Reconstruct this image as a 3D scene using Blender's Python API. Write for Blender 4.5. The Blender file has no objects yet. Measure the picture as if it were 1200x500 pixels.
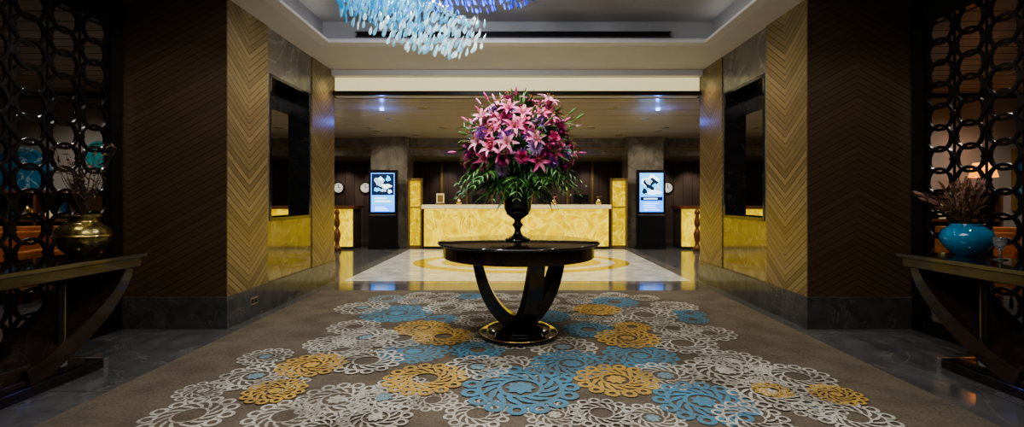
import bpy, bmesh, math, random
from mathutils import Vector, Matrix
random.seed(7)
sc = bpy.context.scene
try:
    sc.view_settings.view_transform = 'AgX'
    sc.view_settings.look = 'AgX - Medium High Contrast'
    sc.view_settings.exposure = 0.12
except Exception as e:
    print(e)

# ------------------------------------------------------------------ materials
def newmat(name):
    m = bpy.data.materials.new(name); m.use_nodes = True
    nt = m.node_tree; b = nt.nodes['Principled BSDF']
    return m, nt, b
def N(nt, t, **kw):
    n = nt.nodes.new(t)
    for k, v in kw.items(): setattr(n, k, v)
    return n
def mathn(nt, op, a, b=None, clamp=False):
    n = N(nt, 'ShaderNodeMath', operation=op); n.use_clamp = clamp
    for i, s in enumerate((a, b)):
        if s is None: continue
        if isinstance(s, (int, float)): n.inputs[i].default_value = s
        else: nt.links.new(s, n.inputs[i])
    return n.outputs[0]
def ramp(nt, fac, stops, interp='LINEAR'):
    r = N(nt, 'ShaderNodeValToRGB'); cr = r.color_ramp; cr.interpolation = interp
    while len(cr.elements) < len(stops): cr.elements.new(0.5)
    for e, (p, c) in zip(cr.elements, stops):
        e.position = p; e.color = (*c, 1)
    nt.links.new(fac, r.inputs[0]); return r.outputs[0]
def simple(name, col, rough=0.5, metal=0.0, var=0.15, scale=8, coat=0.0, emit=None, es=0.0, bump=0.0, spec=0.5, trans=0.0):
    m, nt, b = newmat(name)
    tc = N(nt, 'ShaderNodeTexCoord'); no = N(nt, 'ShaderNodeTexNoise'); no.inputs['Scale'].default_value = scale
    no.inputs['Detail'].default_value = 4
    nt.links.new(tc.outputs['Object'], no.inputs['Vector'])
    lo = tuple(c*(1-var) for c in col); hi = tuple(min(1, c*(1+var)) for c in col)
    c = ramp(nt, no.outputs['Fac'], [(0.3, lo), (0.7, hi)])
    nt.links.new(c, b.inputs['Base Color'])
    b.inputs['Roughness'].default_value = rough; b.inputs['Metallic'].default_value = metal
    b.inputs['Coat Weight'].default_value = coat
    b.inputs['Specular IOR Level'].default_value = spec
    b.inputs['Transmission Weight'].default_value = trans
    if emit:
        b.inputs['Emission Color'].default_value = (*emit, 1); b.inputs['Emission Strength'].default_value = es
    if bump:
        bp = N(nt, 'ShaderNodeBump'); bp.inputs['Strength'].default_value = bump; bp.inputs['Distance'].default_value = 0.01
        nt.links.new(no.outputs['Fac'], bp.inputs['Height']); nt.links.new(bp.outputs[0], b.inputs['Normal'])
    return m
def chevron(name, axis, center, dark, light, spacing=0.085, slope=0.6, rough=0.4, mirror=1, half=None, line_k=0.3):
    m, nt, b = newmat(name)
    tc = N(nt, 'ShaderNodeTexCoord'); sp = N(nt, 'ShaderNodeSeparateXYZ'); nt.links.new(tc.outputs['Object'], sp.inputs[0])
    u = sp.outputs[axis]; z = sp.outputs['Z']
    d = mathn(nt, 'SUBTRACT', u, center)
    if half: d = mathn(nt, 'PINGPONG', mathn(nt, 'ADD', d, 50*half), half)
    else: d = mathn(nt, 'ABSOLUTE', d)
    v = mathn(nt, 'ADD', z, mathn(nt, 'MULTIPLY', d, slope*mirror))
    v = mathn(nt, 'DIVIDE', v, spacing)
    fr = mathn(nt, 'FRACT', v); fl = mathn(nt, 'FLOOR', v)
    wn = N(nt, 'ShaderNodeTexWhiteNoise', noise_dimensions='1D'); nt.links.new(fl, wn.inputs['W'])
    no = N(nt, 'ShaderNodeTexNoise'); no.inputs['Scale'].default_value = 14; no.inputs['Detail'].default_value = 6
    nt.links.new(tc.outputs['Object'], no.inputs['Vector'])
    f = mathn(nt, 'ADD', mathn(nt, 'MULTIPLY', wn.outputs['Value'], 0.55), mathn(nt, 'MULTIPLY', no.outputs['Fac'], 0.45))
    c = ramp(nt, f, [(0.15, dark), (0.85, light)])
    line = mathn(nt, 'LESS_THAN', fr, 0.13)
    mx = N(nt, 'ShaderNodeMix', data_type='RGBA'); nt.links.new(line, mx.inputs[0]); nt.links.new(c, mx.inputs[6])
    mx.inputs[7].default_value = (dark[0]*line_k, dark[1]*line_k, dark[2]*line_k, 1)
    nt.links.new(mx.outputs[2], b.inputs['Base Color'])
    b.inputs['Roughness'].default_value = rough
    bp = N(nt, 'ShaderNodeBump'); bp.inputs['Strength'].default_value = 0.5; bp.inputs['Distance'].default_value = 0.005
    nt.links.new(mathn(nt, 'SUBTRACT', 1.0, line), bp.inputs['Height']); nt.links.new(bp.outputs[0], b.inputs['Normal'])
    return m
def marble(name, base, vein, rough=0.12, scale=1.2, tile=None, veinw=0.035, emit=0.0, grout=0.6, dist=1.2, gtile=0.008):
    m, nt, b = newmat(name)
    tc = N(nt, 'ShaderNodeTexCoord')
    no = N(nt, 'ShaderNodeTexNoise'); no.inputs['Scale'].default_value = scale; no.inputs['Detail'].default_value = 8
    no.inputs['Distortion'].default_value = dist
    nt.links.new(tc.outputs['Object'], no.inputs['Vector'])
    a = mathn(nt, 'ABSOLUTE', mathn(nt, 'SUBTRACT', no.outputs['Fac'], 0.5))
    n2 = N(nt, 'ShaderNodeTexNoise'); n2.inputs['Scale'].default_value = scale*3; n2.inputs['Detail'].default_value = 5
    nt.links.new(tc.outputs['Object'], n2.inputs['Vector'])
    basec = ramp(nt, n2.outputs['Fac'], [(0.3, tuple(c*0.72 for c in base)), (0.7, tuple(min(1, c*1.25) for c in base))])
    fac = ramp(nt, a, [(0.0, (1, 1, 1)), (veinw, (0, 0, 0))])
    mx = N(nt, 'ShaderNodeMix', data_type='RGBA'); nt.links.new(fac, mx.inputs[0]); nt.links.new(basec, mx.inputs[6])
    mx.inputs[7].default_value = (*vein, 1)
    out = mx.outputs[2]
    if tile:
        sp = N(nt, 'ShaderNodeSeparateXYZ'); nt.links.new(tc.outputs['Object'], sp.inputs[0])
        l = None
        for ax in 'XY':
            fr = mathn(nt, 'FRACT', mathn(nt, 'DIVIDE', mathn(nt, 'ADD', sp.outputs[ax], 50*tile+tile/2), tile))
            lt = mathn(nt, 'LESS_THAN', fr, gtile/tile)
            l = lt if l is None else mathn(nt, 'MAXIMUM', l, lt)
        m2 = N(nt, 'ShaderNodeMix', data_type='RGBA'); nt.links.new(mathn(nt, 'MULTIPLY', l, grout), m2.inputs[0]); nt.links.new(out, m2.inputs[6])
        m2.inputs[7].default_value = (0.02, 0.02, 0.02, 1); out = m2.outputs[2]
    nt.links.new(out, b.inputs['Base Color'])
    if emit:
        nt.links.new(out, b.inputs['Emission Color']); b.inputs['Emission Strength'].default_value = emit
    b.inputs['Roughness'].default_value = rough
    return m
def planks(name, axis, w, dark, light, rough=0.3, line=0.05, linecol=(0.01, 0.008, 0.006)):
    m, nt, b = newmat(name)
    tc = N(nt, 'ShaderNodeTexCoord'); sp = N(nt, 'ShaderNodeSeparateXYZ'); nt.links.new(tc.outputs['Object'], sp.inputs[0])
    v = mathn(nt, 'DIVIDE', mathn(nt, 'ADD', sp.outputs[axis], 40.0), w)
    wn = N(nt, 'ShaderNodeTexWhiteNoise', noise_dimensions='1D'); nt.links.new(mathn(nt, 'FLOOR', v), wn.inputs['W'])
    c = ramp(nt, wn.outputs['Value'], [(0, dark), (1, light)])
    mx = N(nt, 'ShaderNodeMix', data_type='RGBA'); nt.links.new(mathn(nt, 'LESS_THAN', mathn(nt, 'FRACT', v), line), mx.inputs[0])
    nt.links.new(c, mx.inputs[6]); mx.inputs[7].default_value = (*linecol, 1)
    nt.links.new(mx.outputs[2], b.inputs['Base Color']); b.inputs['Roughness'].default_value = rough
    return m

M_frontwood = chevron('wood_chevron_shaded', 'X', 3.4, (0.085, 0.055, 0.032), (0.115, 0.076, 0.045), 0.07, 0.55, 0.38, 1, half=1.04, line_k=.55)  # same wood as the side pillars; shade on the front put into darker colour
M_chevA = chevron('wood_gold_chevron_a', 'Y', 5.08, (0.16, 0.112, 0.05), (0.29, 0.215, 0.105), 0.075, 0.75, 0.33, -1)
M_chevB = chevron('wood_gold_chevron_b', 'Y', 7.05, (0.16, 0.112, 0.05), (0.29, 0.215, 0.105), 0.075, 0.75, 0.33, -1)
M_panelmarble = marble('marble_wall_brown', (0.15, 0.135, 0.11), (0.24, 0.22, 0.18), 0.15, 1.3, veinw=.02)
M_goldmarble = marble('marble_wall_gold', (0.24, 0.185, 0.07), (0.35, 0.28, 0.12), 0.07, 1.8, veinw=.02)
M_basemarble = marble('marble_baseboard', (0.075, 0.075, 0.076), (0.13, 0.125, 0.12), 0.12, 2.5, veinw=0.012)
M_blackmarble = marble('marble_black', (0.018, 0.018, 0.02), (0.06, 0.055, 0.05), 0.1, 2.0, veinw=0.008)
M_floor = marble('marble_floor_grey', (0.10, 0.10, 0.103), (0.15, 0.147, 0.143), 0.11, 1.3, tile=0.9, veinw=0.012)
M_floorlight = marble('marble_floor_cream', (0.66, 0.64, 0.57), (0.52, 0.49, 0.42), 0.13, 1.2, tile=0.9, grout=0.3, veinw=.015)
M_floorgold = marble('marble_floor_gold', (0.42, 0.28, 0.03), (0.50, 0.38, 0.10), 0.13, 1.5)
M_floormid = marble('marble_floor_taupe', (0.16, 0.15, 0.135), (0.24, 0.22, 0.2), 0.09, 1.5)
M_colmarble = marble('marble_column', (0.24, 0.215, 0.175), (0.16, 0.14, 0.11), 0.2, 1.5, veinw=.02)
M_onyx = marble('onyx_backlit', (0.58, 0.405, 0.006), (0.80, 0.62, 0.06), 0.25, 1.7, emit=1.15, veinw=0.05, dist=2.0)
M_onyxdim = marble('onyx_backlit_side', (0.50, 0.345, 0.005), (0.74, 0.56, 0.05), 0.25, 2.2, emit=.85, veinw=0.05, dist=2.0)
M_ceil = simple('ceiling_paint', (0.72, 0.70, 0.66), 0.7, var=0.03, scale=2)
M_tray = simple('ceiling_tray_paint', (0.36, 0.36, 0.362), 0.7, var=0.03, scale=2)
M_ceilrec = planks('ceiling_reception_panels', 'Y', 0.6, (0.54, 0.48, 0.40), (0.58, 0.52, 0.44), 0.2, 0.03, (0.2, 0.17, 0.13))
M_ceilounge = planks('ceiling_lounge_slats', 'Y', 0.25, (0.30, 0.26, 0.21), (0.40, 0.34, 0.28), 0.4, 0.12)
M_darkpl = planks('wood_back_planks', 'X', 0.3, (0.085, 0.062, 0.055), (0.13, 0.097, 0.086), 0.3, 0.04)
M_loungewall = simple('lounge_wall_plaster', (0.40, 0.37, 0.33), 0.7, var=0.1, scale=1.5)
M_hallwall = simple('hall_wall_plaster', (0.4, 0.36, 0.31), 0.7, var=0.1)
M_header = simple('header_cove_glow', (0.7, 0.66, 0.5), 0.6, emit=(0.95, 0.84, 0.44), es=0.6, var=0.05)  # header face glows itself: cove light falling on it put in as emission
M_led = simple('cove_led_strip', (0.9, 0.9, 0.9), 0.6, emit=(1, .97, .92), es=4)
M_trimdark = simple('trim_bronze', (0.05, 0.04, 0.03), 0.3, 0.6)
M_white = simple('trim_white', (0.8, 0.78, 0.74), 0.5, var=0.03)
M_black = simple('black_lacquer', (0.014, 0.011, 0.011), 0.10, coat=0.6, var=0.3)
M_brownlac = simple('dark_brown_lacquer', (0.03, 0.018, 0.013), 0.18, coat=0.4, var=0.4)
M_screen = simple('dark_bronze_lattice', (0.022, 0.019, 0.017), 0.32, 0.3, var=0.3)
M_gold = simple('brass', (0.75, 0.55, 0.22), 0.25, 1.0)
M_steel = simple('brushed_steel', (0.75, 0.75, 0.76), 0.25, 1.0, var=0.05)
M_plastic = simple('black_plastic', (0.01, 0.01, 0.012), 0.25)
M_lamp = simple('lamp_emitter', (1, 0.9, 0.7), 0.5, emit=(1, 0.85, 0.6), es=14)
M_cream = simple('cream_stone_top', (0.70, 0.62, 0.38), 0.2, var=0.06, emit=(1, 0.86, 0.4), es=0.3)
M_goldwood = simple('gold_wood_frame', (0.32, 0.22, 0.08), 0.35, 0.3)
M_redwood = simple('red_wood', (0.18, 0.07, 0.025), 0.25, coat=0.3)

# ------------------------------------------------------------------ mesh builder
class MB:
    def __init__(s): s.v = []; s.f = []; s.m = []; s.sm = []; s.mats = []
    def mi(s, mat):
        if mat not in s.mats: s.mats.append(mat)
        return s.mats.index(mat)
    def raw(s, vs, fs, mat, M=None, smooth=False):
        o = len(s.v); k = s.mi(mat)
        for p in vs:
            p = Vector(p); s.v.append(M @ p if M else p)
        for f in fs: s.f.append([i+o for i in f]); s.m.append(k); s.sm.append(smooth)
    def box(s, x0, x1, y0, y1, z0, z1, mat, M=None):
        x0, x1 = min(x0, x1), max(x0, x1)
        vs = [(x, y, z) for z in (z0, z1) for y in (y0, y1) for x in (x0, x1)]
        s.raw(vs, [(0, 2, 3, 1), (4, 5, 7, 6), (0, 1, 5, 4), (2, 6, 7, 3), (0, 4, 6, 2), (1, 3, 7, 5)], mat, M)
    def lathe(s, prof, c, mat, seg=40, M=None, smooth=True):
        vs = []; fs = []
        for r, z in prof:
            for i in range(seg):
                a = 2*math.pi*i/seg; vs.append((c[0]+r*math.cos(a), c[1]+r*math.sin(a), c[2]+z))
        for j in range(len(prof)-1):
            for i in range(seg):
                fs.append((j*seg+i, j*seg+(i+1) % seg, (j+1)*seg+(i+1) % seg, (j+1)*seg+i))
        fs.append(tuple(range(seg-1, -1, -1))); fs.append(tuple((len(prof)-1)*seg+i for i in range(seg)))
        s.raw(vs, fs, mat, M, smooth)
    def tube(s, pts, rad, mat, seg=6, M=None):
        vs = []; fs = []; n = len(pts); pts = [Vector(p) for p in pts]
        for j, p in enumerate(pts):
            t = (pts[min(j+1, n-1)]-pts[max(j-1, 0)])
            if t.length < 1e-9: t = Vector((0, 0, 1))
            t.normalize(); a = t.orthogonal().normalized() if j == 0 else (a-t*a.dot(t)).normalized()
            b = t.cross(a); r = rad[j] if isinstance(rad, (list, tuple)) else rad
            for i in range(seg):
                q = 2*math.pi*i/seg; vs.append(p+a*math.cos(q)*r+b*math.sin(q)*r)
        for j in range(n-1):
            for i in range(seg): fs.append((j*seg+i, j*seg+(i+1) % seg, (j+1)*seg+(i+1) % seg, (j+1)*seg+i))
        fs.append(tuple(range(seg-1, -1, -1))); fs.append(tuple((n-1)*seg+i for i in range(seg)))
        s.raw(vs, fs, mat, M, True)
    def sweep(s, pts, wid, thick, side, mat, M=None):
        vs = []; fs = []; n = len(pts); pts = [Vector(p) for p in pts]; side = Vector(side).normalized()
        for j, p in enumerate(pts):
            t = (pts[min(j+1, n-1)]-pts[max(j-1, 0)]).normalized(); nrm = t.cross(side).normalized()
            w = wid[j]/2 if isinstance(wid, (list, tuple)) else wid/2; h = thick[j]/2 if isinstance(thick, (list, tuple)) else thick/2
            for a, b in ((-1, -1), (1, -1), (1, 1), (-1, 1)): vs.append(p+side*w*a+nrm*h*b)
        for j in range(n-1):
            for i in range(4): fs.append((j*4+i, j*4+(i+1) % 4, (j+1)*4+(i+1) % 4, (j+1)*4+i))
        fs.append((3, 2, 1, 0)); fs.append(tuple((n-1)*4+i for i in range(4)))
        s.raw(vs, fs, mat, M)
    def build(s, name, bevel=0.0, recalc=True):
        me = bpy.data.meshes.new(name); me.from_pydata([tuple(v) for v in s.v], [], s.f)
        for m in s.mats: me.materials.append(m)
        me.polygons.foreach_set('material_index', s.m); me.polygons.foreach_set('use_smooth', s.sm)
        if recalc:
            bm = bmesh.new(); bm.from_mesh(me); bmesh.ops.recalc_face_normals(bm, faces=bm.faces); bm.to_mesh(me); bm.free()
        me.update(); o = bpy.data.objects.new(name, me); sc.collection.objects.link(o)
        if bevel:
            b = o.modifiers.new('bevel', 'BEVEL'); b.width = bevel; b.segments = 2; b.limit_method = 'ANGLE'; b.angle_limit = math.radians(40)
        return o
def boxobj(name, *a, bevel=0.0):
    b = MB(); b.box(*a); return b.build(name, bevel)

# ------------------------------------------------------------------ room shell
boxobj('floor', -9.6, 9.6, -3.1, 15.2, -0.1, 0.0, M_floor)
def carpet_mat(name, col, under=(0.15, 0.125, 0.093), amt=0.55, bump=.4):
    m, nt, b = newmat(name)
    tc = N(nt, 'ShaderNodeTexCoord')
    n1 = N(nt, 'ShaderNodeTexNoise'); n1.inputs['Scale'].default_value = 60; n1.inputs['Detail'].default_value = 3
    n2 = N(nt, 'ShaderNodeTexNoise'); n2.inputs['Scale'].default_value = 3.5; n2.inputs['Detail'].default_value = 5
    for n in (n1, n2): nt.links.new(tc.outputs['Object'], n.inputs['Vector'])
    f = mathn(nt, 'ADD', mathn(nt, 'MULTIPLY', n1.outputs['Fac'], 0.5), mathn(nt, 'MULTIPLY', n2.outputs['Fac'], 0.5))
    fac = ramp(nt, f, [(0.40, (amt, amt, amt)), (0.58, (0, 0, 0))])
    mx = N(nt, 'ShaderNodeMix', data_type='RGBA'); nt.links.new(fac, mx.inputs[0])
    mx.inputs[6].default_value = (*col, 1); mx.inputs[7].default_value = (*under, 1)
    nt.links.new(mx.outputs[2], b.inputs['Base Color']); b.inputs['Roughness'].default_value = 0.95
    b.inputs['Specular IOR Level'].default_value = 0.1
    bp = N(nt, 'ShaderNodeBump'); bp.inputs['Strength'].default_value = bump; bp.inputs['Distance'].default_value = 0.004
    nt.links.new(n1.outputs['Fac'], bp.inputs['Height']); nt.links.new(bp.outputs[0], b.inputs['Normal'])
    return m
C_base = carpet_mat('carpet_taupe', (0.165, 0.138, 0.104), (0.112, 0.092, 0.07), 1.0)
C_W = carpet_mat('carpet_cream', (0.56, 0.54, 0.475), amt=.75); C_B = carpet_mat('carpet_blue', (0.10, 0.27, 0.39), amt=.6); C_Y = carpet_mat('carpet_yellow', (0.56, 0.365, 0.10), amt=.6)
C_LB = carpet_mat('carpet_pale_blue', (0.22, 0.36, 0.42), amt=.6)
cb = MB(); cb.box(-2.73, 2.73, -2.0, 6.56, 0.0, 0.012, C_base)
def rosette(cx, cy, r, mat, z, rot, center=None, bold=False, dz=0.0):
    n = max(9, int(11+r*12)); S = n*5
    def P(rr, a, h=0.0): return (cx+rr*r*math.cos(a+rot), cy+rr*r*math.sin(a+rot), z+h)
    def ring(ri_, ro_, mt):
        vs = []; fs = []
        for i in range(S):
            a = 2*math.pi*i/S; vs += [P(ri_, a), P(ro_, a)]
        for i in range(S):
            j = (i+1) % S; fs.append((2*i, 2*i+1, 2*j+1, 2*j))
        cb.raw(vs, fs, mt)
    rin = 0.69 if bold else 0.72
    ring(rin, 0.78, mat)
    ring(0.33 if bold else 0.36, 0.42, mat)
    for k in range(n):
        a = 2*math.pi*k/n; ro = math.sin(math.pi/n)*.89*r*.97; ri = ro*(.42 if bold else .55)
        ox, oy = .89*math.cos(a+rot)*r, .89*math.sin(a+rot)*r
        vs = []; fs = []
        for i in range(10):
            q = 2*math.pi*i/10; vs += [(cx+ox+ri*math.cos(q), cy+oy+ri*math.sin(q), z+dz), (cx+ox+ro*math.cos(q), cy+oy+ro*math.sin(q), z+dz)]
        for i in range(10):
            j = (i+1) % 10; fs.append((2*i, 2*i+1, 2*j+1, 2*j))
        cb.raw(vs, fs, mat)
        vs = []; fs = []; kw = .07 if bold else .045
        for t in range(5):
            u = t/4; rr = 0.421+(rin-.422)*u; aa = a+0.5*u; w = kw*(0.6+0.8*math.sin(math.pi*u))/rr
            vs += [P(rr, aa-w), P(rr, aa+w)]
        for t in range(4): fs.append((2*t, 2*t+1, 2*t+3, 2*t+2))
        cb.raw(vs, fs, mat)
    if center:
        vs = [P(0.24+0.04*math.cos(8*2*math.pi*i/32), 2*math.pi*i/32) for i in range(32)]; cb.raw(vs, [tuple(range(32))], center)
spec = [(610,457,.38,'B'),(498,446,.28,'Y'),(722,447,.28,'Y'),(825,473,.30,'B'),(322,461,.19,'Y'),(395,470,.25,'W'),(222,489,.24,'W'),(335,489,.22,'W'),
 (300,443,.24,'W'),(440,492,.2,'W'),(560,487,.19,'W'),(650,488,.17,'W'),(705,487,.19,'W'),(765,492,.18,'W'),(880,492,.2,'W'),(1000,491,.22,'W'),(900,462,.26,'W'),
 (365,430,.24,'Y'),(430,425,.27,'W'),(485,413,.28,'B'),(560,412,.22,'B'),(560,432,.24,'W'),(850,437,.29,'W'),(780,442,.25,'W'),(750,418,.29,'B'),(670,428,.3,'B'),
 (735,398,.28,'Y'),(520,396,.26,'Y'),(690,388,.25,'B'),(465,368,.38,'B'),(755,370,.34,'W'),(425,362,.3,'W'),(525,362,.28,'W'),(700,364,.26,'Y'),(495,386,.26,'Y'),
 (430,397,.28,'W'),(400,410,.24,'W'),(385,404,.2,'W'),(800,404,.28,'W'),(830,392,.24,'W'),(790,386,.25,'W'),(720,355,.28,'B'),(790,360,.26,'W'),(600,362,.26,'W'),
 (600,432,.24,'W'),(470,455,.18,'W'),(950,478,.18,'W'),(450,468,.22,'W'),(640,372,.25,'B'),(560,376,.25,'W'),(330,450,.18,'W'),(860,425,.25,'W'),(905,460,.12,'Y'),(660,408,.28,'W'),(470,398,.28,'W')]
pts = []
for x, y, r, c in spec:
    Y = 715/(y-232); pts.append(((x-606)*Y/550, Y, r, c))
tries = 0
while tries < 9000:
    tries += 1
    X = random.uniform(-2.3, 2.3); Y = random.uniform(-1.6, 6.25); r = random.uniform(.15, .25)
    lim = 1.95+0.3*math.sin(Y*2.3+(1 if X > 0 else 0))
    if abs(X) > lim: continue
    if Y > 3.5 and abs(X) > 2.0-0.06*(Y-3.5)+0.2*math.sin(Y*4): continue
    if all(math.hypot(X-p[0], Y-p[1]) > 0.82*(r+p[2]) for p in pts):
        pts.append((X, Y, r, random.choices(['W', 'B', 'Y', 'L'], [7, .9, .7, .8])[0]))
zz = 0.0125
order = list(range(len(pts))); random.shuffle(order)
order.sort(key=lambda i: {'W': .8, 'L': 0, 'B': 0.7, 'Y': 1.3}[pts[i][3]] + random.random()*.8)
dz_ = 0.008/len(order)
for i in order:
    X, Y, r, c = pts[i]
    mt = {'W': C_W, 'B': C_B, 'Y': C_Y, 'L': C_LB}[c]
    cen = random.choice([None, None, None, C_W, C_LB]) if c == 'W' else {'B': C_B, 'Y': C_Y, 'L': C_B}[c] if random.random() < .4 else None
    rosette(X, Y, r, mt, zz, random.random()*6, cen, c in 'BY', dz_*.5)
    zz += dz_
cb.build('patterned_carpet', recalc=False)

fi = MB()
fi.box(-2.95, 2.95, 7.12, 12.0, 0.0, 0.002, M_floormid)
fi.box(-2.72, 2.72, 7.35, 11.9, 0.0021, 0.003, M_floorlight)
def disc(mb, cx, cy, rx, ry, z, mat, n=72):
    mb.raw([(cx+rx*math.cos(2*math.pi*i/n), cy+ry*math.sin(2*math.pi*i/n), z) for i in range(n)], [tuple(range(n))], mat)
disc(fi, 0.08, 9.55, 2.18, 1.45, 0.0034, M_floorgold); disc(fi, 0.08, 9.55, 1.9, 1.17, 0.0038, M_floorlight)
disc(fi, 0.08, 9.55, 1.62, 0.95, 0.0042, M_floormid); disc(fi, 0.08, 9.55, 1.55, 0.89, 0.0046, M_floorgold)
fi.build('floor_marble_inlay')

BH = 0.316
for side, sx in (('left', -1), ('right', 1)):
    X0 = sx*2.9; X1 = sx*3.15
    w = MB()
    w.box(X0, X1, 4.70, 5.46, BH, 3.3, M_chevA)
    w.box(X0, X1, 6.65, 7.45, BH, 3.3, M_chevB)
    XM = sx*2.915
    w.box(XM, X1, 5.46, 6.65, BH, 1.03, M_goldmarble)
    w.box(XM, X1, 5.46, 6.65, 2.77, 3.3, M_panelmarble)
    w.box(XM, X1, 5.46, 5.52, 1.03, 2.77, M_panelmarble)
    w.box(XM, X1, 6.60, 6.65, 1.03, 2.77, M_panelmarble)
    w.box(sx*2.88, X1, 4.70, 7.45, 0, BH, M_basemarble)
    w.build('wall_'+side)
    w = MB(); w.box(sx*2.9, sx*4.0, 4.685, 4.70, BH, 3.3, M_frontwood); w.box(sx*3.15, sx*4.0, 4.70, 4.9, BH, 3.3, M_frontwood)
    w.build('wall_return_'+side)
    w = MB(); w.box(sx*2.88, sx*4.0, 4.66, 4.70, 0, BH, M_basemarble); w.box(sx*3.15, sx*4.0, 4.70, 4.9, 0, BH, M_basemarble)
    w.build('baseboard_'+side, 0.004)
    w = MB(); a, b = sx*2.905, sx*3.2
    w.box(a, b, 5.52, 5.56, 1.03, 2.77, M_blackmarble); w.box(a, b, 6.56, 6.60, 1.03, 2.77, M_blackmarble)
    w.box(a, b, 5.56, 6.56, 1.03, 1.07, M_blackmarble); w.box(a, b, 5.56, 6.56, 2.73, 2.77, M_blackmarble)
    w.box(sx*3.14, sx*3.17, 5.56, 6.56, 2.45, 2.73, M_blackmarble)
    w.build('window_1' if sx < 0 else 'window_2', 0.003)
    boxobj('wall_lounge_far_'+side, sx*4.6, sx*9.5, 7.6, 7.8, 0, 3.2, M_loungewall)
    boxobj('wall_outer_'+side, sx*9.5, sx*9.6, -3.1, 15.2, 0, 3.7, M_loungewall)
    boxobj('ceiling_lounge_'+side, sx*4.0, sx*9.5, -1.0, 7.6, 3.0, 3.1, M_ceilounge)
    boxobj('wall_hall_'+side, sx*3.95, sx*4.1, -3.0, 0.6, 0, 3.3, M_hallwall)
    boxobj('wall_screen_header_'+side, sx*4.005, sx*4.1, 0.6, 4.685, 3.0, 3.4, M_hallwall)
boxobj('wall_rear', -4.1, 4.1, -3.1, -3.0, 0, 3.7, M_hallwall)
TX, TY0, TY1, TZ = 2.56, -1.5, 6.18, 3.62; LG = .14
c = MB()
c.box(-4.1, -TX, -3.0, 7.45, 3.3, 3.4, M_ceil); c.box(TX, 4.1, -3.0, 7.45, 3.3, 3.4, M_ceil)
c.box(-TX, TX, TY1, 7.45, 3.3, 3.4, M_ceil); c.box(-TX, TX, -3.0, TY0, 3.3, 3.4, M_ceil)
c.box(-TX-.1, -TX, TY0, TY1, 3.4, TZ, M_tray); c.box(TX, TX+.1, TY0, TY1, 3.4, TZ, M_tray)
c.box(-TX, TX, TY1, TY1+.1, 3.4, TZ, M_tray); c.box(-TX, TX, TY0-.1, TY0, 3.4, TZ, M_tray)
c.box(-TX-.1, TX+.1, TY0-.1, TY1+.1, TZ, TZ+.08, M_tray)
c.build('ceiling')
t = MB()
t.box(-TX, TX, TY1-LG, TY1, 3.30, 3.335, M_white); t.box(-TX, -TX+LG, TY0, TY1-LG, 3.30, 3.335, M_white); t.box(TX-LG, TX, TY0, TY1-LG, 3.30, 3.335, M_white)
t.box(-TX+.02, -TX+.05, TY0, TY1-.2, 3.336, 3.35, M_led); t.box(TX-.05, TX-.02, TY0, TY1-.2, 3.336, 3.35, M_led)
t.build('trim_1', 0.004)
v = MB(); v.box(-2.1, 2.0, TY1-.03, TY1-.002, 3.42, 3.47, M_plastic)
for i in range(2): v.box(-2.12, 2.02, TY1-.04, TY1-.002, 3.41+i*.062, 3.418+i*.062, M_trimdark)
v.build('air_vent_grille')
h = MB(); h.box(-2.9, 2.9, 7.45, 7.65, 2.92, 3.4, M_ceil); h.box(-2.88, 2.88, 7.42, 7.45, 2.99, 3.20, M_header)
h.box(-2.9, 2.9, 7.38, 7.45, 2.92, 2.985, M_trimdark); h.box(-2.9, 2.9, 7.33, 7.45, 3.215, 3.3, M_ceil)
h.build('trim_2')
boxobj('ceiling_reception', -9.5, 9.5, 7.6, 12.7, 2.92, 3.0, M_ceilrec)
c = MB(); c.box(-9.5, 9.5, 12.7, 12.8, 2.45, 2.92, M_colmarble); c.box(-9.5, 9.5, 12.8, 15.0, 2.45, 2.55, M_ceilrec)
c.box(-9.5, 9.5, 12.66, 12.7, 2.62, 2.66, M_goldwood); c.build('ceiling_bulkhead')
boxobj('wall_back', -9.5, 9.5, 15.0, 15.2, 0, 3.0, M_darkpl)
for sx in (-1, 1):
    w = MB(); w.box(sx*3.87 if sx < 0 else 2.93, sx*2.9 if sx < 0 else 3.87, 12.4, 13.1, 0, 2.92, M_colmarble)
    xa, xb = (-3.9, -2.87) if sx < 0 else (2.9, 3.9)
    w.box(xa, xb, 12.37, 13.13, 0, 0.2, M_colmarble); w.box(xa, xb, 12.37, 13.13, 2.75, 2.92, M_colmarble)
    w.build('marble_column', 0.006)

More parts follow.
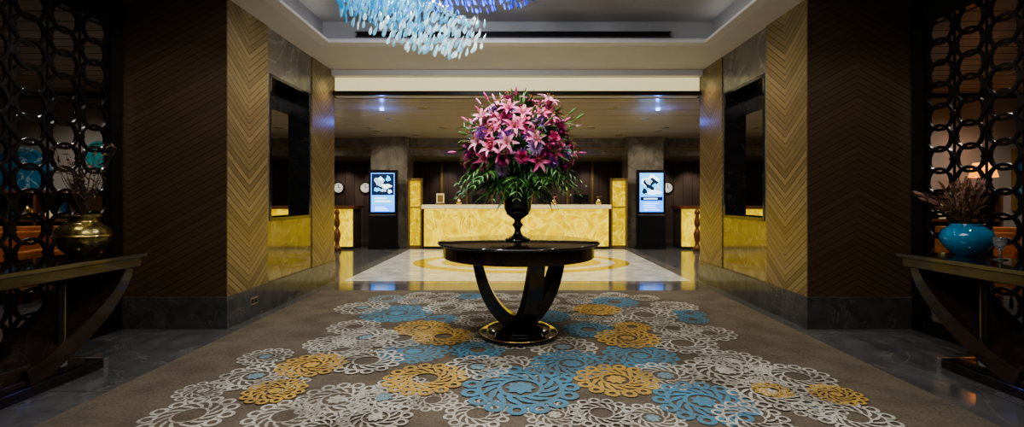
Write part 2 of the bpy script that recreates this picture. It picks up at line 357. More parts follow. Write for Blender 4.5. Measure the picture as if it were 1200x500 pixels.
# ------------------------------------------------------------------ lattice screens
def screen(sx):
    m = MB(); X = sx*3.96; y0, y1 = 0.66, 4.66; z0, z1 = 0.0, 3.0; t = 0.025
    m.box(X-.04, X+.04, y1-.12, y1, z0, z1+.25, M_screen); m.box(X-.04, X+.04, y0, y0+.1, z0, z1, M_screen)
    m.box(X-.04, X+.04, y0, y1, z0, z0+.14, M_screen); m.box(X-.04, X+.04, y0, y1, z1-.03, z1+.25, M_screen)
    def ring(cy, cz, ry, rz, th, off):
        S = 30; vs = []; fs = []
        for i in range(S):
            a = 2*math.pi*i/S; cc, ss = math.cos(a), math.sin(a)
            for r, dx in ((-th, -t/2), (0, -t/2), (0, t/2), (-th, t/2)): vs.append((X+off+dx, cy+(ry+r)*cc, cz+(rz+r)*ss))
        for i in range(S):
            j = (i+1) % S
            for k in range(4): fs.append((i*4+k, i*4+(k+1) % 4, j*4+(k+1) % 4, j*4+k))
        m.raw(vs, fs, M_screen)
    ny = 13; dy = (y1-.12-y0-.1)/ny; nz = 14; dz = (z1-.03-.14)/nz
    for i in range(ny):
        cy = y0+.1+dy*(i+.5)
        for k in range(nz):
            cz = .14+dz*(k+.5); o = 0.006 if (k % 2) else -0.006
            ring(cy, cz, dy*.46, dz*.66, .024, o)
        m.box(X-.008, X+.008, cy-dy/2-.006, cy-dy/2+.006, .14, z1-.03, M_screen)
        for k in range(nz):
            if i:
                cz = .14+dz*(k+.5)
                vs = [(X+dx, cy-dy/2+a, cz+b) for dx in (-.02, .02) for a, b in ((0, -.05), (.035, 0), (0, .05), (-.035, 0))]
                m.raw(vs, [(0, 1, 2, 3), (4, 7, 6, 5), (0, 4, 5, 1), (1, 5, 6, 2), (2, 6, 7, 3), (3, 7, 4, 0)], M_screen)
    m.build('lattice_screen')
screen(-1); screen(1)

# ------------------------------------------------------------------ console tables
def console(sx, xf):
    m = MB(); xb = xf+sx*.58; yf, yn = 3.98, 2.0; zt = .84
    m.box(xf, xb, yn, yf, zt-.035, zt, M_black)
    m.box(xf+sx*.03, xb-sx*.03, yn+.03, yf-.03, zt-.11, zt-.035, M_brownlac)
    xc = (xf+xb)/2; yc = (yf+yn)/2
    m.box(xf+sx*.04, xb-sx*.04, yc-.62, yc+.62, 0, .07, M_black); m.box(xf+sx*.08, xb-sx*.08, yc-.5, yc+.5, .07, .11, M_brownlac)
    for s in (-1, 1):
        m.box(xf+sx*.03, xb-sx*.03, yc+s*.62-.02, yc+s*.62+.02, 0.0, .075, M_steel)
        P = []
        for i in range(21):
            u = i/20; y = yc+s*(.08+.80*(math.sin(u*math.pi/2))*u**.25)
            z = .11+(zt-.22)*(1-math.cos(u*math.pi/2))**.75
            P.append((xc, y, z))
        m.sweep(P, .46, [.10-.03*abs(i/20-.5)+.05*(1-i/20) for i in range(21)], (1, 0, 0), M_brownlac)
        m.tube([(xf+sx*.10, yc+s*.33, .07), (xf+sx*.10, yc+s*.33, .16), (xf+sx*.10, yc+s*.33, zt-.11)], [.045, .03, .03], M_black, 16)
        m.tube([(xf+sx*.10, yc+s*.33, .11), (xf+sx*.10, yc+s*.33, .17)], .038, M_steel, 16)
    m.box(xf+sx*.1, xb-sx*.1, yc-.4, yc+.4, .11, .2, M_brownlac)
    m.build('console_table', 0.005)
console(-1, -3.13); console(1, 3.21)

# ------------------------------------------------------------------ centre table
TC = Vector((0.015, 4.4, 0.0)); ZT = .9
m = MB()
m.lathe([(0, ZT-.028), (.70, ZT-.028), (.745, ZT-.024), (.752, ZT-.014), (.748, ZT-.004), (.74, ZT), (0.001, ZT)], TC, M_black, 96)
m.lathe([(.0, ZT-.145), (.69, ZT-.145), (.70, ZT-.138), (.70, ZT-.03), (.0, ZT-.028)], TC, M_brownlac, 96, smooth=False)
m.lathe([(.36, .0212), (.365, .026), (.365, .05), (.355, .062), (.30, .068), (.29, .10), (.24, .112), (.0, .118)], TC, M_black, 64)
m.lathe([(.363, .052), (.3645, .056), (.360, .0605), (.357, .058)], TC, M_gold, 64)
for ang in (184, 289, 30):
    a = math.radians(ang); d = Vector((math.cos(a), math.sin(a), 0)); sd = Vector((-math.sin(a), math.cos(a), 0))
    ctrl = [(.46, ZT-.14), (.435, .66), (.405, .56), (.365, .46), (.31, .36), (.235, .265), (.14, .185), (.03, .14)]
    if ang == 184: ctrl = [(r*.86, z) for r, z in ctrl]
    P = []
    for i in range(len(ctrl)-1):
        p0 = ctrl[max(i-1, 0)]; p1 = ctrl[i]; p2 = ctrl[i+1]; p3 = ctrl[min(i+2, len(ctrl)-1)]
        for k in range(4):
            t = k/4; q = [0.5*((2*p1[j])+(-p0[j]+p2[j])*t+(2*p0[j]-5*p1[j]+4*p2[j]-p3[j])*t*t+(-p0[j]+3*p1[j]-3*p2[j]+p3[j])*t**3) for j in (0, 1)]
            P.append(q)
    P.append(ctrl[-1]); n = len(P)
    m.sweep([TC+d*r+Vector((0, 0, z)) for r, z in P], [.125+.02*math.sin(i/n*3) for i in range(n)], [.085+.05*(i/n) for i in range(n)], sd, M_brownlac)
m.build('round_pedestal_table', 0.006)

m = MB()
m.lathe([(.115, 0), (.12, .008), (.115, .02), (.085, .032), (.05, .05), (.032, .08), (.028, .11), (.04, .135), (.055, .15), (.04, .165), (.03, .18),
         (.035, .20), (.07, .225), (.105, .25), (.125, .30), (.132, .36), (.14, .42), (.155, .46), (.16, .475), (.15, .478), (.13, .44), (0, .43)],
        (TC.x-.01, TC.y, ZT), M_black, 48)
m.build('pedestal_urn')

# ------------------------------------------------------------------ flower arrangement
F_pink = simple('lily_pink', (0.86, 0.10, 0.32), 0.45, var=0.35, scale=30)
F_lpink = simple('petal_light_pink', (0.92, 0.28, 0.46), 0.5, var=0.25, scale=30)
F_purple = simple('mum_purple', (0.42, 0.15, 0.58), 0.5, var=0.35, scale=30)
F_mag = simple('petal_dark_magenta', (0.36, 0.015, 0.15), 0.5, var=0.4, scale=30)
F_lil = simple('petal_lilac', (0.66, 0.42, 0.78), 0.5, var=0.2, scale=30)
F_leaf = simple('leaf_green', (0.05, 0.15, 0.035), 0.4, var=0.5, scale=12)
F_leaf2 = simple('leaf_bright_green', (0.12, 0.28, 0.06), 0.4, var=0.4, scale=12)
F_stam = simple('stamen_orange', (0.6, 0.22, 0.03), 0.5)
fl = MB()
def frame(p, d, roll=0.0):
    d = Vector(d).normalized(); q = d.to_track_quat('Z', 'Y')
    return Matrix.Translation(p) @ q.to_matrix().to_4x4() @ Matrix.Rotation(roll, 4, 'Z')
def petal(mb, M, L, W, lift, curl, mat, r0=0.0, nseg=5, tipw=0.05, cup=0.2, pk=0.5):
    vs = []; fs = []; x, z = r0, 0.0; a = lift
    for i in range(nseg+1):
        u = i/nseg; w = W*(math.sin(math.pi*min(1, (u*.93+.05))**(pk*1.4))**.8 if u < 1 else tipw)
        vs += [(x, -w/2, z+cup*w), (x, 0, z), (x, w/2, z+cup*w)]
        x += math.cos(a)*L/nseg; z += math.sin(a)*L/nseg; a -= curl/nseg
    for i in range(nseg):
        b = i*3; fs += [(b, b+3, b+4, b+1), (b+1, b+4, b+5, b+2)]
    mb.raw(vs, fs, mat, M, True)
def lily(mb, p, d, s=1.0, mat=F_pink):
    r = random.random()*6
    for k in range(6):
        M = frame(p, d, r+k*math.pi/3)
        petal(mb, M, .135*s, .036*s, 1.2, 1.9+random.uniform(-.3, .3), mat if k % 3 else random.choice([mat, F_lpink]), .008, 6)
    M = frame(p, d)
    for k in range(5):
        a = k*1.257; mb.tube([(0, 0, .01), (.015*math.cos(a), .015*math.sin(a), .05*s), (.03*math.cos(a), .03*math.sin(a), .085*s)], .0015, F_leaf2, 3, M)
        mb.box(.03*math.cos(a)-.006, .03*math.cos(a)+.006, .03*math.sin(a)-.003, .03*math.sin(a)+.003, .083*s, .089*s, F_stam, M)
def mum(mb, p, d, r=.07, mat=F_purple, inner=None):
    for ring in range(6):
        el = .05+ring*.27; n = 15-ring*2
        for k in range(n):
            M = frame(p, d, k*2*math.pi/n+ring*.4)
            petal(mb, M, r*(1-.09*ring), .018, el+random.uniform(-.1, .1), .2-ring*.25, inner if (inner and ring > 3) else mat, .004, 3, .35)
def rose(mb, p, d, r=.04, mat=F_mag):
    for ring in range(4):
        n = 6-ring
        for k in range(n):
            M = frame(p, d, k*2*math.pi/n+ring*.7)
            petal(mb, M, r*1.4*(1-.12*ring), r*1.2*(1-.15*ring), .55+ring*.33, -.3+.35*(ring == 0)*3, mat, .004, 4, .5, .35)
FC = Vector((0.02, 4.4, 1.75)); RX, RZ = .50, .45
def leafblade(mb, p, d, L, W, mat, curl=.8):
    d = Vector(d); yaw = math.atan2(d.y, d.x); el = math.atan2(d.z, math.hypot(d.x, d.y))
    petal(mb, Matrix.Translation(p) @ Matrix.Rotation(yaw, 4, 'Z') @ Matrix.Rotation(random.uniform(-.5, .5), 4, 'X'), L, W, el, curl, mat, 0, 5, .05, .25, .5)
fl.lathe([(0, -.36), (.12, -.33), (.26, -.2), (.33, 0), (.30, .15), (.21, .26), (.1, .31), (0, .32)], FC, F_leaf, 24)
for i in range(640):
    z = random.uniform(-.6, 1); a = random.random()*6.283; q = math.sqrt(1-z*z); d = Vector((q*math.cos(a), q*math.sin(a), z))
    kk = random.uniform(.55, .84)
    p = FC+Vector((d.x*RX*kk, d.y*RX*kk, d.z*RZ*kk)); d2 = (d+Vector((0, 0, random.uniform(-.2, .5)))).normalized()
    leafblade(fl, p, d2, random.uniform(.14, .22), random.uniform(.018, .04), random.choice([F_leaf, F_leaf, F_leaf2]), random.uniform(.2, 1.1))
n = 158
for i in range(n):
    z = 1-1.46*(i+.5)/n; a = i*2.39996; q = math.sqrt(max(0, 1-z*z)); d = Vector((q*math.cos(a), q*math.sin(a), z))
    d = (d+Vector((random.uniform(-.13, .13), random.uniform(-.13, .13), random.uniform(-.1, .1)))).normalized()
    t = random.random(); k = random.uniform(.86, 1.03)
    if z > .8: k *= random.uniform(.95, 1.1)
    if z > .45: typ = 'L' if t < .46 else ('M' if t < .58 else 'R')
    elif z > -.05: typ = 'L' if t < .36 else ('M' if t < .70 else 'R')
    else: typ = 'L' if t < .25 else ('M' if t < .6 else 'R')
    if typ == 'L': k *= random.uniform(1.0, 1.08)
    p = FC+Vector((d.x*RX*k, d.y*RX*k, d.z*RZ*k))
    if typ == 'L':
        dd = (d+Vector((random.uniform(-.3, .3), random.uniform(-.3, .3), random.uniform(-.1, .5)))).normalized()
        lily(fl, p-d*.04, dd, random.uniform(.85, 1.08), F_pink if random.random() < .65 else F_lpink)
    elif typ == 'M': mum(fl, p-d*.03, d, random.uniform(.062, .084), random.choice([F_purple, F_lil]), F_lil if random.random() < .4 else None)
    else: rose(fl, p-d*.03, d, random.uniform(.034, .05), random.choice([F_mag, F_mag, F_pink, F_lpink]))
for i in range(60):
    a = random.random()*6.283; z = random.uniform(-.1, 1); q = math.sqrt(1-z*z); d = Vector((q*math.cos(a), q*math.sin(a), z)); ex = random.uniform(.04, .12)
    p0 = FC+d*.33; p1 = FC+Vector((d.x*(RX+ex), d.y*(RX+ex), d.z*(RZ+ex*.7)))
    fl.tube([p0, p1], .003, F_leaf2, 4)
    if i % 2: fl.tube([p1, p1+d*.03, p1+d*.07, p1+d*.09], [.004, .012, .009, .002], random.choice([F_pink, F_leaf2, F_lpink]), 6)
    else:
        for k in range(7): leafblade(fl, p1-d*.02*k, (d+Vector((random.uniform(-.8, .8), random.uniform(-.8, .8), random.uniform(-.5, .5)))), .07, .014, F_leaf2, .3)
base = Vector((TC.x-.01, TC.y, ZT+.47))
for i in range(36):
    a = i*2*math.pi/36+random.uniform(-.1, .1); d = Vector((math.cos(a), math.sin(a), 0)); R = random.uniform(.44, .60); H = random.uniform(.1, .28); dr = random.uniform(.0, .18)
    P = []
    for k in range(13):
        u = k/12; P.append(base+d*(.05+R*u)+Vector((0, 0, H*math.sin(min(1, u*1.4)*math.pi*.5)-(H*.6+dr)*u**3)))
    fl.tube(P, [.005*(1-k/14) for k in range(13)], F_leaf2, 4)
    sd = Vector((-d.y, d.x, 0))
    for k in range(2, 13):
        for s in (-1, 1):
            L = .15*math.sin(math.pi*(k/13)**.7)+.03
            dd = (d*.75+sd*s*.9+Vector((0, 0, random.uniform(-.5, .0)))).normalized()
            leafblade(fl, P[k], dd, L, .016, F_leaf if i % 3 else F_leaf2, .9)
for i in range(90):
    a = random.random()*6.283; d = Vector((math.cos(a), math.sin(a), random.uniform(-.1, .9)))
    leafblade(fl, base+Vector((d.x*.06, d.y*.06, .03)), d, random.uniform(.3, .48), .04, random.choice([F_leaf, F_leaf2]), random.uniform(.8, 1.8))
fl.build('flower_arrangement', recalc=False)

# ------------------------------------------------------------------ chandelier
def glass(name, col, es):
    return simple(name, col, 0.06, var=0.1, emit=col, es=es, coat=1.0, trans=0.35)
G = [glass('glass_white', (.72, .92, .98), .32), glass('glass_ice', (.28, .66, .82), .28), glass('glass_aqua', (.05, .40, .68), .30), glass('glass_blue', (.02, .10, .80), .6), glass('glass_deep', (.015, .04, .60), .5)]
ch = MB()
keys = [(-62, 2.46, .22), (-75, 2.36, .34), (-100, 2.42, .5), (-130, 2.64, .52), (-180, 2.98, .4), (-230, 3.14, .3), (-270, 3.19, .26), (-330, 3.14, .26), (-400, 3.20, .22)]
def interp(th):
    for (a0, z0, h0), (a1, z1, h1) in zip(keys, keys[1:]):
        if a1 <= th <= a0:
            t = (th-a0)/(a1-a0); return z0+(z1-z0)*t, h0+(h1-h0)*t
    return keys[-1][1:]
cx, cy, R = -.68, 4.2, .98
def drop(p, d, L, W, mat):
    M = frame(p, d, random.random()*3)
    prof = [(0.0008, 0), (W*.38, L*.12), (W*.5, L*.35), (W*.4, L*.6), (W*.18, L*.85), (0.0008, L)]
    vs = []; fs = []; S = 8
    for r, z in prof:
        for i in range(S): a = i*math.pi*2/S; vs.append((r*math.cos(a), r*.5*math.sin(a), z))
    for j in range(5):
        for i in range(S): fs.append((j*S+i, j*S+(i+1) % S, (j+1)*S+(i+1) % S, (j+1)*S+i))
    ch.raw(vs, fs, mat, M, True)
th = -62
while th > -400:
    zb, H = interp(th); rows = max(3, int(H/.07))
    for k in range(rows):
        for l in range(4):
            a = math.radians(th+random.uniform(-1.8, 1.8)); Rr = R*(1-.13*l)-.10*(1-k/rows)-random.uniform(0, .03)
            f = (-th-62)/338
            p = Vector((cx+Rr*math.cos(a), cy+.68*Rr*math.sin(a), zb+H*k/rows+random.uniform(-.015, .015)+.04*l))
            d = Vector((-math.sin(a)*.3+random.uniform(-.2, .2), math.cos(a)*.3, .9))
            g = f*6+random.uniform(-.6, 1.1)+(k/rows)*1.2
            mt = G[0] if g < .95 else G[1] if g < 1.8 else G[2] if g < 3.0 else G[3] if g < 4.6 else G[4]
            drop(p, d, random.uniform(.06, .085), random.uniform(.028, .038), mt)
    th -= 4.2
fr = []
for i in range(80):
    t = -62-338*i/79; zb, H = interp(t); a = math.radians(t); fr.append((cx+R*.8*math.cos(a), cy+.68*R*.8*math.sin(a), min(3.56, zb+H+.02)))
ch.tube(fr, .008, M_steel, 6)
for i in range(0, 80, 6): ch.tube([fr[i], (fr[i][0], fr[i][1], TZ)], .002, M_steel, 4)
ch.lathe([(0, TZ-.03), (.5, TZ-.03), (.5, TZ), (0, TZ)], (cx, cy, 0), M_steel, 48, smooth=False)
ch.build('glass_petal_chandelier', recalc=False)

# ------------------------------------------------------------------ reception desk
m = MB()
m.box(-2.40, 2.36, 12.0, 12.25, 0.0, .07, M_trimdark)
m.box(-2.38, 2.34, 12.0, 12.08, .07, 1.02, M_onyx)
m.box(-2.44, 2.40, 11.95, 12.75, 1.03, 1.13, M_cream)
m.box(-2.40, 2.36, 12.08, 12.75, .07, 1.02, M_darkpl)
for x in (-1.2, 0, 1.2): m.box(x-.004, x+.004, 11.994, 12.0, .07, 1.02, M_goldwood)
m.build('reception_desk', 0.004)
for sx in (-1, 1):
    m = MB(); a, b = (-2.82, -2.5) if sx < 0 else (2.46, 2.85)
    m.box(a, b, 12.26, 12.32, .05, 1.75, M_onyxdim)
    for q in (a, b): m.box(q-.025, q+.025, 12.23, 12.35, 0, 1.82, M_goldwood)
    m.box(a, b, 12.23, 12.35, 1.75, 1.82, M_goldwood); m.box(a, b, 12.23, 12.35, 0, .07, M_goldwood); m.box(a, b, 12.24, 12.34, 1.05, 1.08, M_goldwood)
    m.build('onyx_side_screen')
    m = MB(); a, b = (-7.5, -4.22) if sx < 0 else (4.22, 7.5)
    m.box(a, b, 12.0, 12.06, .06, 1.02, M_onyx); m.box(a, b, 12.06, 12.7, .06, 1.02, M_darkpl); m.box(a-.04, b+.04, 11.94, 12.75, 1.02, 1.1, M_redwood)
    m.box(a, b, 11.98, 12.7, 0, .06, M_trimdark)
    m.build('side_service_desk')
    m = MB()
    prof = [(.10, 0), (.10, .08), (.06, .12), (.05, .2), (.075, .3), (.085, .42), (.06, .5), (.035, .56), (.06, .62), (.075, .7), (.055, .8), (.04, .88), (.065, .92), (.06, .98), (.02, 1.04)]
    m.lathe(prof, (sx*4.45, 11.6, 0), M_redwood, 20); m.build('turned_wooden_post')

# kiosks
E_white = simple('screen_white', (.8, .9, 1), .3, emit=(.60, .80, 1), es=1.9); E_blue = simple('screen_blue', (.05, .2, .6), .3, emit=(.03, .2, .85), es=3.0, var=.4, scale=5)
E_dark = simple('screen_navy', (.01, .02, .05), .3, emit=(.01, .03, .1), es=.6); E_skin = simple('screen_grey', (.4, .5, .6), .3, emit=(.35, .5, .65), es=1.3)
E_cy = simple('screen_cyan', (.1, .5, .7), .3, emit=(.08, .42, .85), es=1.8)
for sx in (-1, 1):
    m = MB(); xc = sx*3.42; y = 11.95
    m.box(xc-.36, xc+.36, y, y+.14, .03, 2.02, M_plastic); m.box(xc-.36, xc+.36, y-.06, y+.25, 0, .05, M_plastic)
    m.box(xc-.30, xc+.30, y-.008, y, .95, 1.94, E_blue)
    yy = y-.012
    def pane(x0, x1, z0, z1, mt, dy=0):
        m.box(xc+x0, xc+x1, yy-dy, y-.008, z0, z1, mt)
    def blob(cx0, cz, rx, rz, mt, dy=.004, s=0):
        n = 26; m.raw([(xc+cx0+rx*math.cos(i*6.2832/n)*(1+.25*math.sin(3*i*6.2832/n+s)), yy-dy, cz+rz*math.sin(i*6.2832/n)*(1+.2*math.cos(5*i*6.2832/n+s))) for i in range(n)], [tuple(range(n))], mt)
    if sx < 0:
        pane(-.28, .28, 1.38, 1.92, E_dark); blob(-.08, 1.72, .12, .12, E_skin); blob(.09, 1.60, .13, .06, E_white, .006, 1); blob(-.14, 1.52, .09, .05, E_cy, .006, 2); blob(.14, 1.80, .06, .07, E_cy, .006, 3)
        blob(.02, 1.50, .08, .04, E_skin, .008, 4); blob(-.05, 1.78, .05, .04, E_white, .008, 5); blob(.18, 1.47, .05, .05, E_white, .008, 2)
        pane(-.28, .28, 1.12, 1.35, E_cy); pane(-.2, .2, 1.20, 1.24, E_white, .003); pane(-.2, .1, 1.28, 1.31, E_white, .003)
        for k in range(3): pane(-.2, .16-.05*k, .98+.04*k, 1.0+.04*k, E_white)
    else:
        pane(-.28, .28, 1.36, 1.92, E_cy); blob(0, 1.70, .22, .17, E_white, .003, 5); blob(-.02, 1.66, .17, .14, E_dark, .004); blob(-.07, 1.71, .08, .07, E_skin, .006); blob(.09, 1.62, .07, .05, E_cy, .006, 4); blob(0.05, 1.45, .18, .06, E_white, .006, 2); blob(.14, 1.54, .06, .04, E_skin, .008, 1); blob(-.18, 1.48, .06, .07, E_dark, .008, 3)
        pane(-.28, .28, 1.24, 1.33, E_dark); pane(-.2, .15, 1.27, 1.30, E_white, .003)
        for k in range(4): pane(-.2, .2-.05*(k % 3), .99+.055*k, 1.01+.055*k, E_white)
    m.box(xc-.345, xc+.345, y-.005, y+.0, .86, .88, M_steel)
    m.build('digital_signage_kiosk', 0.004)

M_clockf = simple('clock_face', (.85, .85, .8), .4, emit=(.9, .9, .8), es=.2)
for cxk in (-4.84, -5.70, 4.80):
    m = MB(); Mx = Matrix.Translation((cxk, 15.0, 1.63)) @ Matrix.Rotation(math.pi/2, 4, 'X')
    m.lathe([(0, 0), (.19, 0), (.19, .04), (.155, .045), (.155, .03), (0, .03)], (0, 0, 0), M_trimdark, 32, Mx, False)
    m.lathe([(0, .031), (.153, .031), (.153, .034), (0, .034)], (0, 0, 0), M_clockf, 32, Mx, False)
    m.box(-.009, .009, 0, .11, .036, .04, M_plastic, Mx); m.box(0, .08, -.008, .008, .036, .04, M_plastic, Mx)
    for k in range(12):
        a = k*math.pi/6; m.box(.13*math.cos(a)-.008, .13*math.cos(a)+.008, .13*math.sin(a)-.008, .13*math.sin(a)+.008, .034, .038, M_plastic, Mx)
    m.build('wall_clock')

def monitor(x):
    m = MB(); m.box(x-.10, x+.10, 12.45, 12.6, 1.13, 1.14, M_plastic); m.box(x-.02, x+.02, 12.52, 12.55, 1.14, 1.2, M_plastic); m.box(x-.2, x+.2, 12.50, 12.53, 1.17, 1.40, M_plastic)
    m.build('computer_monitor', .004)
for x in (-1.0, .75, 1.7): monitor(x)
m = MB(); m.box(-2.10, -1.86, 12.05, 12.2, 1.13, 1.16, M_goldwood); m.box(-2.08, -1.88, 12.09, 12.12, 1.16, 1.42, M_cream); m.box(-2.10, -1.86, 12.085, 12.09, 1.16, 1.18, M_goldwood)
m.box(-2.05, -1.91, 12.08, 12.09, 1.2, 1.38, M_goldwood); m.build('display_frame')
for i, x in enumerate((.95, 2.1, -1.5)):
    m = MB(); m.lathe([(.05, 0), (.08, .05), (.075, .10), (.03, .14), (.04, .17), (.03, .17)], (x, 12.12, 1.13), M_gold, 20)
    for k in range(18): a = k*.9; leafblade(m, Vector((x, 12.12, 1.29)), (math.cos(a), math.sin(a), 1), .12, .04, F_leaf2 if k % 3 else F_lpink, .7)
    m.build('small_potted_plant', recalc=False)
m = MB()
for k in range(7):
    x = -2.4+k*.8; m.box(x-.03, x+.03, 14.93, 15.0, 0, 2.45, M_goldwood)
m.build('wall_panel_battens')

# ------------------------------------------------------------------ console décor
M_brass2 = simple('aged_brass_green', (0.28, 0.23, 0.09), 0.25, 0.9, var=0.5, scale=25, bump=.3)
M_blueg = simple('blue_glaze', (0.01, 0.24, 0.46), 0.08, coat=1.0, var=0.25, scale=6)
M_dry = simple('dried_grass_brown', (0.24, 0.14, 0.08), 0.8, var=0.4, scale=30); M_dry2 = simple('dried_grass_mauve', (0.32, 0.18, 0.16), 0.8, var=0.4, scale=30)
M_twig = simple('dark_twig', (0.09, 0.06, 0.04), 0.8)
m = MB(); p = (-3.46, 3.74, .84)
m.lathe([(.09, 0), (.095, .015), (.13, .05), (.17, .11), (.182, .16), (.17, .21), (.13, .25), (.10, .27), (.095, .30), (.125, .325), (.12, .33), (.085, .30), (0, .29)], p, M_brass2, 48)
m.lathe([(.181, .15), (.187, .158), (.187, .166), (.181, .174)], p, M_gold, 48); m.lathe([(.098, .268), (.104, .275), (.098, .282)], p, M_gold, 48)
m.build('brass_vase')
m = MB()
for i in range(26):
    a = random.random()*6.28; P = []; L = random.uniform(.3, .62); s = random.uniform(.15, .5); x, y, z = p[0], p[1], p[2]+.295
    for k in range(7):
        u = k/6; P.append((x+math.cos(a)*s*L*u+random.uniform(-.012, .012), y+math.sin(a)*s*.7*L*u, z+L*u))
    m.tube(P, [.004*(1-k/8) for k in range(7)], M_twig, 5)
    for k in range(2, 7):
        leafblade(m, Vector(P[k]), (random.uniform(-1, 1), random.uniform(-1, 1), random.uniform(0, 1)), .06, .015, random.choice([M_dry, M_twig]), .5)
m.build('dried_branch_arrangement', recalc=False)
p = (3.62, 3.78, .84)
m = MB(); m.lathe([(.07, 0), (.075, .012), (.12, .04), (.162, .10), (.172, .145), (.155, .20), (.11, .235), (.10, .245), (.112, .255), (.10, .25), (.09, .22), (0, .2)], p, M_blueg, 48); m.build('blue_ceramic_vase')
m = MB()
for i in range(85):
    a = random.random()*6.28; L = random.uniform(.2, .42); s = random.uniform(.2, 1.5); P = []
    if math.cos(a) > 0: s *= .5
    for k in range(7):
        u = k/6; P.append(Vector((p[0]+math.cos(a)*s*L*.75*u, p[1]+math.sin(a)*s*.5*L*u*.8, p[2]+.22+L*u*(1-.22*s*u))))
    m.tube(P, [.003]*6+[.001], M_dry, 4)
    q = P[-1]; d = (P[-1]-P[-3]).normalized(); mt = random.choice([M_dry, M_dry2, M_dry2])
    if i % 2:
        m.tube([q-d*.06, q-d*.03, q, q+d*.04], [.003, .011, .009, .001], mt, 6)
        for k in range(7): leafblade(m, q-d*.012*k, d+Vector((random.uniform(-.7, .7), random.uniform(-.7, .7), random.uniform(-.5, .5))), .04, .008, mt, .3)
    else:
        for k in range(4): leafblade(m, P[3+k % 3], d+Vector((random.uniform(-.6, .6), random.uniform(-.6, .6), random.uniform(-.2, .6))), .10, .014, mt, .6)
m.build('dried_grass_arrangement', recalc=False)
M_glass = simple('clear_glass', (.85, .9, .9), .03, trans=.9, var=.02)
m = MB(); m.lathe([(.045, 0), (.045, .006), (.008, .012), (.007, .07), (.02, .085), (.038, .12), (.04, .17), (.037, .17), (.034, .12), (.0, .09)], (3.60, 3.50, .84), M_glass, 24); m.build('glass_goblet')

# ------------------------------------------------------------------ lounge furniture
M_leather = simple('tan_leather', (0.46, 0.17, 0.05), 0.4, var=.2)
def armchair(x, y, rot):
    m = MB(); M = Matrix.Translation((x, y, 0)) @ Matrix.Rotation(rot, 4, 'Z')
    m.box(-.42, .42, -.40, .40, .14, .32, M_leather, M); m.box(-.31, .31, -.42, .28, .32, .46, M_leather, M)
    m.box(-.42, .42, .26, .44, .32, .92, M_leather, M); m.box(-.30, .30, .16, .27, .46, .86, M_leather, M)
    for s in (-1, 1): m.box(s*.31, s*.44, -.42, .40, .32, .64, M_leather, M)
    for a in (-.36, .36):
        for b in (-.34, .34): m.tube([M @ Vector((a, b, 0)), M @ Vector((a, b, .15))], [.015, .025], M_redwood, 10)
    m.build('leather_armchair', .04)
armchair(-6.55, 6.0, .3); armchair(-5.4, 6.2, -.2); armchair(-7.8, 5.9, .4); armchair(6.0, 5.9, -.3)
M_art = marble('blue_artwork_paint', (0.03, 0.22, 0.42), (.5, .7, .75), .4, 3)
m = MB(); Mx = Matrix.Translation((-8.0, 7.6, 1.65)) @ Matrix.Rotation(math.pi/2, 4, 'X'); m.lathe([(0, 0), (.48, 0), (.48, .04), (.44, .05), (.42, .03), (0, .03)], (0, 0, 0), M_art, 40, Mx, False); m.build('round_wall_artwork')
m = MB(); Mx = Matrix.Translation((-6.75, 7.6, 2.0)) @ Matrix.Rotation(math.pi/2, 4, 'X'); m.lathe([(0, 0), (.22, 0), (.22, .04), (.19, .05), (.18, .03), (0, .03)], (0, 0, 0), simple('teal_plate', (.02, .3, .32), .2), 32, Mx, False); m.build('decorative_wall_plate')
M_shade = simple('orange_lampshade', (.9, .38, .06), .7, emit=(1, .33, .03), es=1.6)
for sx in (-1, 1):
    m = MB(); xx = sx*6.55 if sx > 0 else -7.2
    m.box(xx-.7, xx+.7, 7.0, 7.4, 0, .08, M_redwood); m.box(xx-.7, xx+.7, 7.36, 7.4, .08, 1.42, M_redwood)
    for z in (.08, .5, .95, 1.38): m.box(xx-.7, xx+.7, 7.0, 7.38, z, z+.04, M_redwood)
    for x in (-.7, -.02, .66): m.box(xx+x, xx+x+.04, 7.0, 7.38, .08, 1.42, M_redwood)
    for k in range(5): m.lathe([(.05, 0), (.08, .08), (.05, .18), (.02, .24)], (xx-.55+k*.27, 7.2, .99), [M_blueg, M_gold, M_cream][k % 3], 16)
    m.build('display_cabinet')
lx, ly, lz = 7.15, 7.2, 1.42
m = MB()
m.lathe([(.08, 0), (.08, .02), (.03, .04), (.05, .1), (.03, .16), (.012, .2), (.012, .24)], (lx, ly, lz), M_gold, 20)
m.lathe([(.17, .2), (.12, .42), (.115, .42), (.165, .2)], (lx, ly, lz), M_shade, 28)
m.build('table_lamp')
l = bpy.data.lights.new('lamp_bulb', 'POINT'); l.energy = 4; l.color = (1, .6, .25); l.shadow_soft_size = .03
o = bpy.data.objects.new('lamp_bulb', l); o.location = (lx, ly, lz+.32); sc.collection.objects.link(o)
m = MB(); m.box(8.0, 8.9, 7.55, 7.6, 1.1, 2.1, M_goldwood); m.box(8.06, 8.84, 7.54, 7.55, 1.16, 2.04, M_art); m.build('framed_picture')
m = MB(); m.box(-2.88, -2.872, 5.06, 5.20, .14, .22, M_steel); m.box(-2.872, -2.869, 5.075, 5.12, .155, .205, M_plastic); m.box(-2.872, -2.869, 5.14, 5.185, .155, .205, M_plastic); m.build('wall_socket')

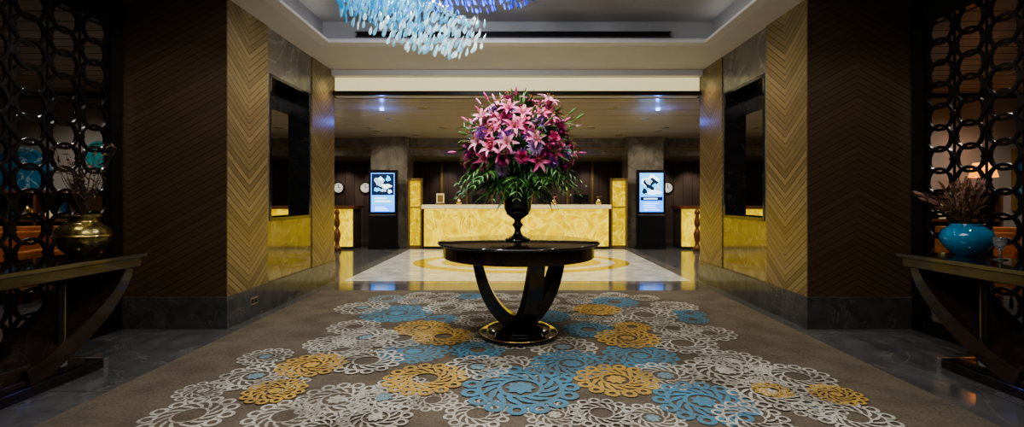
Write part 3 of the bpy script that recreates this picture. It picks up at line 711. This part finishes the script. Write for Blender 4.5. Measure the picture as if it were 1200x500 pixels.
# ------------------------------------------------------------------ lighting
dl = MB()
def fixture(x, y, z, s=1.0):
    dl.lathe([(.065*s, -.004), (.085*s, -.006), (.085*s, 0), (.065*s, 0)], (x, y, z), M_steel, 20); dl.lathe([(0, -.002), (.06*s, -.002), (.06*s, 0), (0, 0)], (x, y, z), M_lamp, 20)
def spot(x, y, z, W, ang=100, col=(1, .84, .62), target=None, size=.05, fix=True, blend=.8):
    l = bpy.data.lights.new('downlight', 'SPOT'); l.energy = W; l.spot_size = math.radians(ang); l.spot_blend = blend; l.color = col; l.shadow_soft_size = size
    o = bpy.data.objects.new('downlight', l); o.location = (x, y, z-.03); sc.collection.objects.link(o)
    if target is not None:
        d = Vector(target)-o.location; o.rotation_euler = d.to_track_quat('-Z', 'Y').to_euler()
    if fix: fixture(x, y, z, 1.15)
for sx in (-1, 1):
    for y in (4.7, 5.3): spot(sx*1.2, y-.1, TZ, 82, 75, (1, .87, .64), (sx*2.9, y+.9, 1.4), size=.1, fix=(y < 5))
    spot(sx*2.66, 7.05, 3.3, 20, 100, (1, .86, .6), (sx*2.8, 7.05, 0), fix=False)
    spot(sx*3.4, 2.9, 3.3, 34, 80, (1, .88, .72), (sx*3.45, 4.7, 1.1))  # added spot that brightens the front-facing wall return
    spot(sx*3.55, 3.8, 3.3, 9, 60, (1, .9, .75))
    spot(sx*1.2, 5.1, TZ, 66, 90, (1, .95, .88)); spot(sx*1.3, 2.6, TZ, 84, 90, (1, .95, .88)); spot(sx*1.2, .2, TZ, 66, 110, (1, .95, .88))
spot(0.1, 3.0, TZ, 140, 45, (1, .97, .93), (0.02, 4.4, 1.75)); spot(.9, 4.4, TZ, 60, 50, (1, .97, .93), (0.02, 4.4, 1.7)); spot(-1.6, 2.6, TZ, 60, 40, (1, .97, .93), (0.02, 4.4, 1.7))
for x in (-5.5, -3.4, -1.7, 0.0, 1.7, 3.4, 5.5):
    for y in (8.4, 10.8): spot(x, y, 2.92, 88, 140, (1, .93, .80), size=.06)
for x in (-2.6, -.85, .85, 2.6):
    for y in (9.6, 12.0): fixture(x, y, 2.92, 1.1)
for x in (-5.2, -3.4, 3.4, 5.2): spot(x, 11.3, 2.92, 45, 90, (1, .90, .74), (x, 12.6, 1.2))  # added spots to brighten the dark columns
for x in (-5.5, -4.5, -2.2, -1.1, 0, 1.1, 2.2, 4.5, 5.5): spot(x, 14.3, 2.45, 34, 90, (1, .84, .68), (x, 15, 1.0), size=.04)
for sx in (-1, 1):
    for x, y in ((5.2, 4.5), (6.8, 6.4), (8.2, 4.8)): spot(sx*x, y, 3.0, 60, 150, (1, .93, .84))
M_bl = simple('added_blue_emitter', (.1, .2, 1), .3, emit=(.1, .25, 1), es=8)  # added emitters imitating the kiosk screens' blue reflection in the ceiling
for x in (-2.45, 2.55):
    dl.lathe([(.0, -.03), (.035, -.03), (.04, 0), (0, 0)], (x, 8.5, 2.92), M_bl, 16)
    l = bpy.data.lights.new('added_blue_glow', 'POINT'); l.energy = 4.5; l.color = (.08, .2, 1); l.shadow_soft_size = .02  # added point light, tints the ceiling like that blue reflection
    o = bpy.data.objects.new('added_blue_glow', l); o.location = (x, 8.5, 2.68); sc.collection.objects.link(o)
dl.build('recessed_downlights')
def area(name, loc, rot, sx, sy, W, col):
    l = bpy.data.lights.new(name, 'AREA'); l.shape = 'RECTANGLE'; l.size = sx; l.size_y = sy; l.energy = W; l.color = col
    o = bpy.data.objects.new(name, l); o.location = loc; o.rotation_euler = rot; sc.collection.objects.link(o)
area('added_hall_fill', (0, 1.6, TZ-.02), (0, 0, 0), 3.0, 2.0, 70, (1, .96, .90))  # added area light above the view, general fill for the hall
l = bpy.data.lights.new('chandelier_bulb', 'POINT'); l.energy = 72; l.color = (.97, .98, 1); l.shadow_soft_size = .06
o = bpy.data.objects.new('chandelier_bulb', l); o.location = (cx+.1, cy, 3.05); sc.collection.objects.link(o)
w = bpy.data.worlds.new('world'); sc.world = w; w.use_nodes = True
w.node_tree.nodes['Background'].inputs[0].default_value = (.5, .55, .65, 1); w.node_tree.nodes['Background'].inputs[1].default_value = .05

cam = bpy.data.cameras.new('camera'); cam.sensor_width = 36; cam.lens = 16.5; cam.shift_x = -0.005; cam.shift_y = -0.015; cam.clip_start = .05
co = bpy.data.objects.new('camera', cam); co.location = (0, 0, 1.3); co.rotation_euler = (math.pi/2, 0, 0); sc.collection.objects.link(co); sc.camera = co
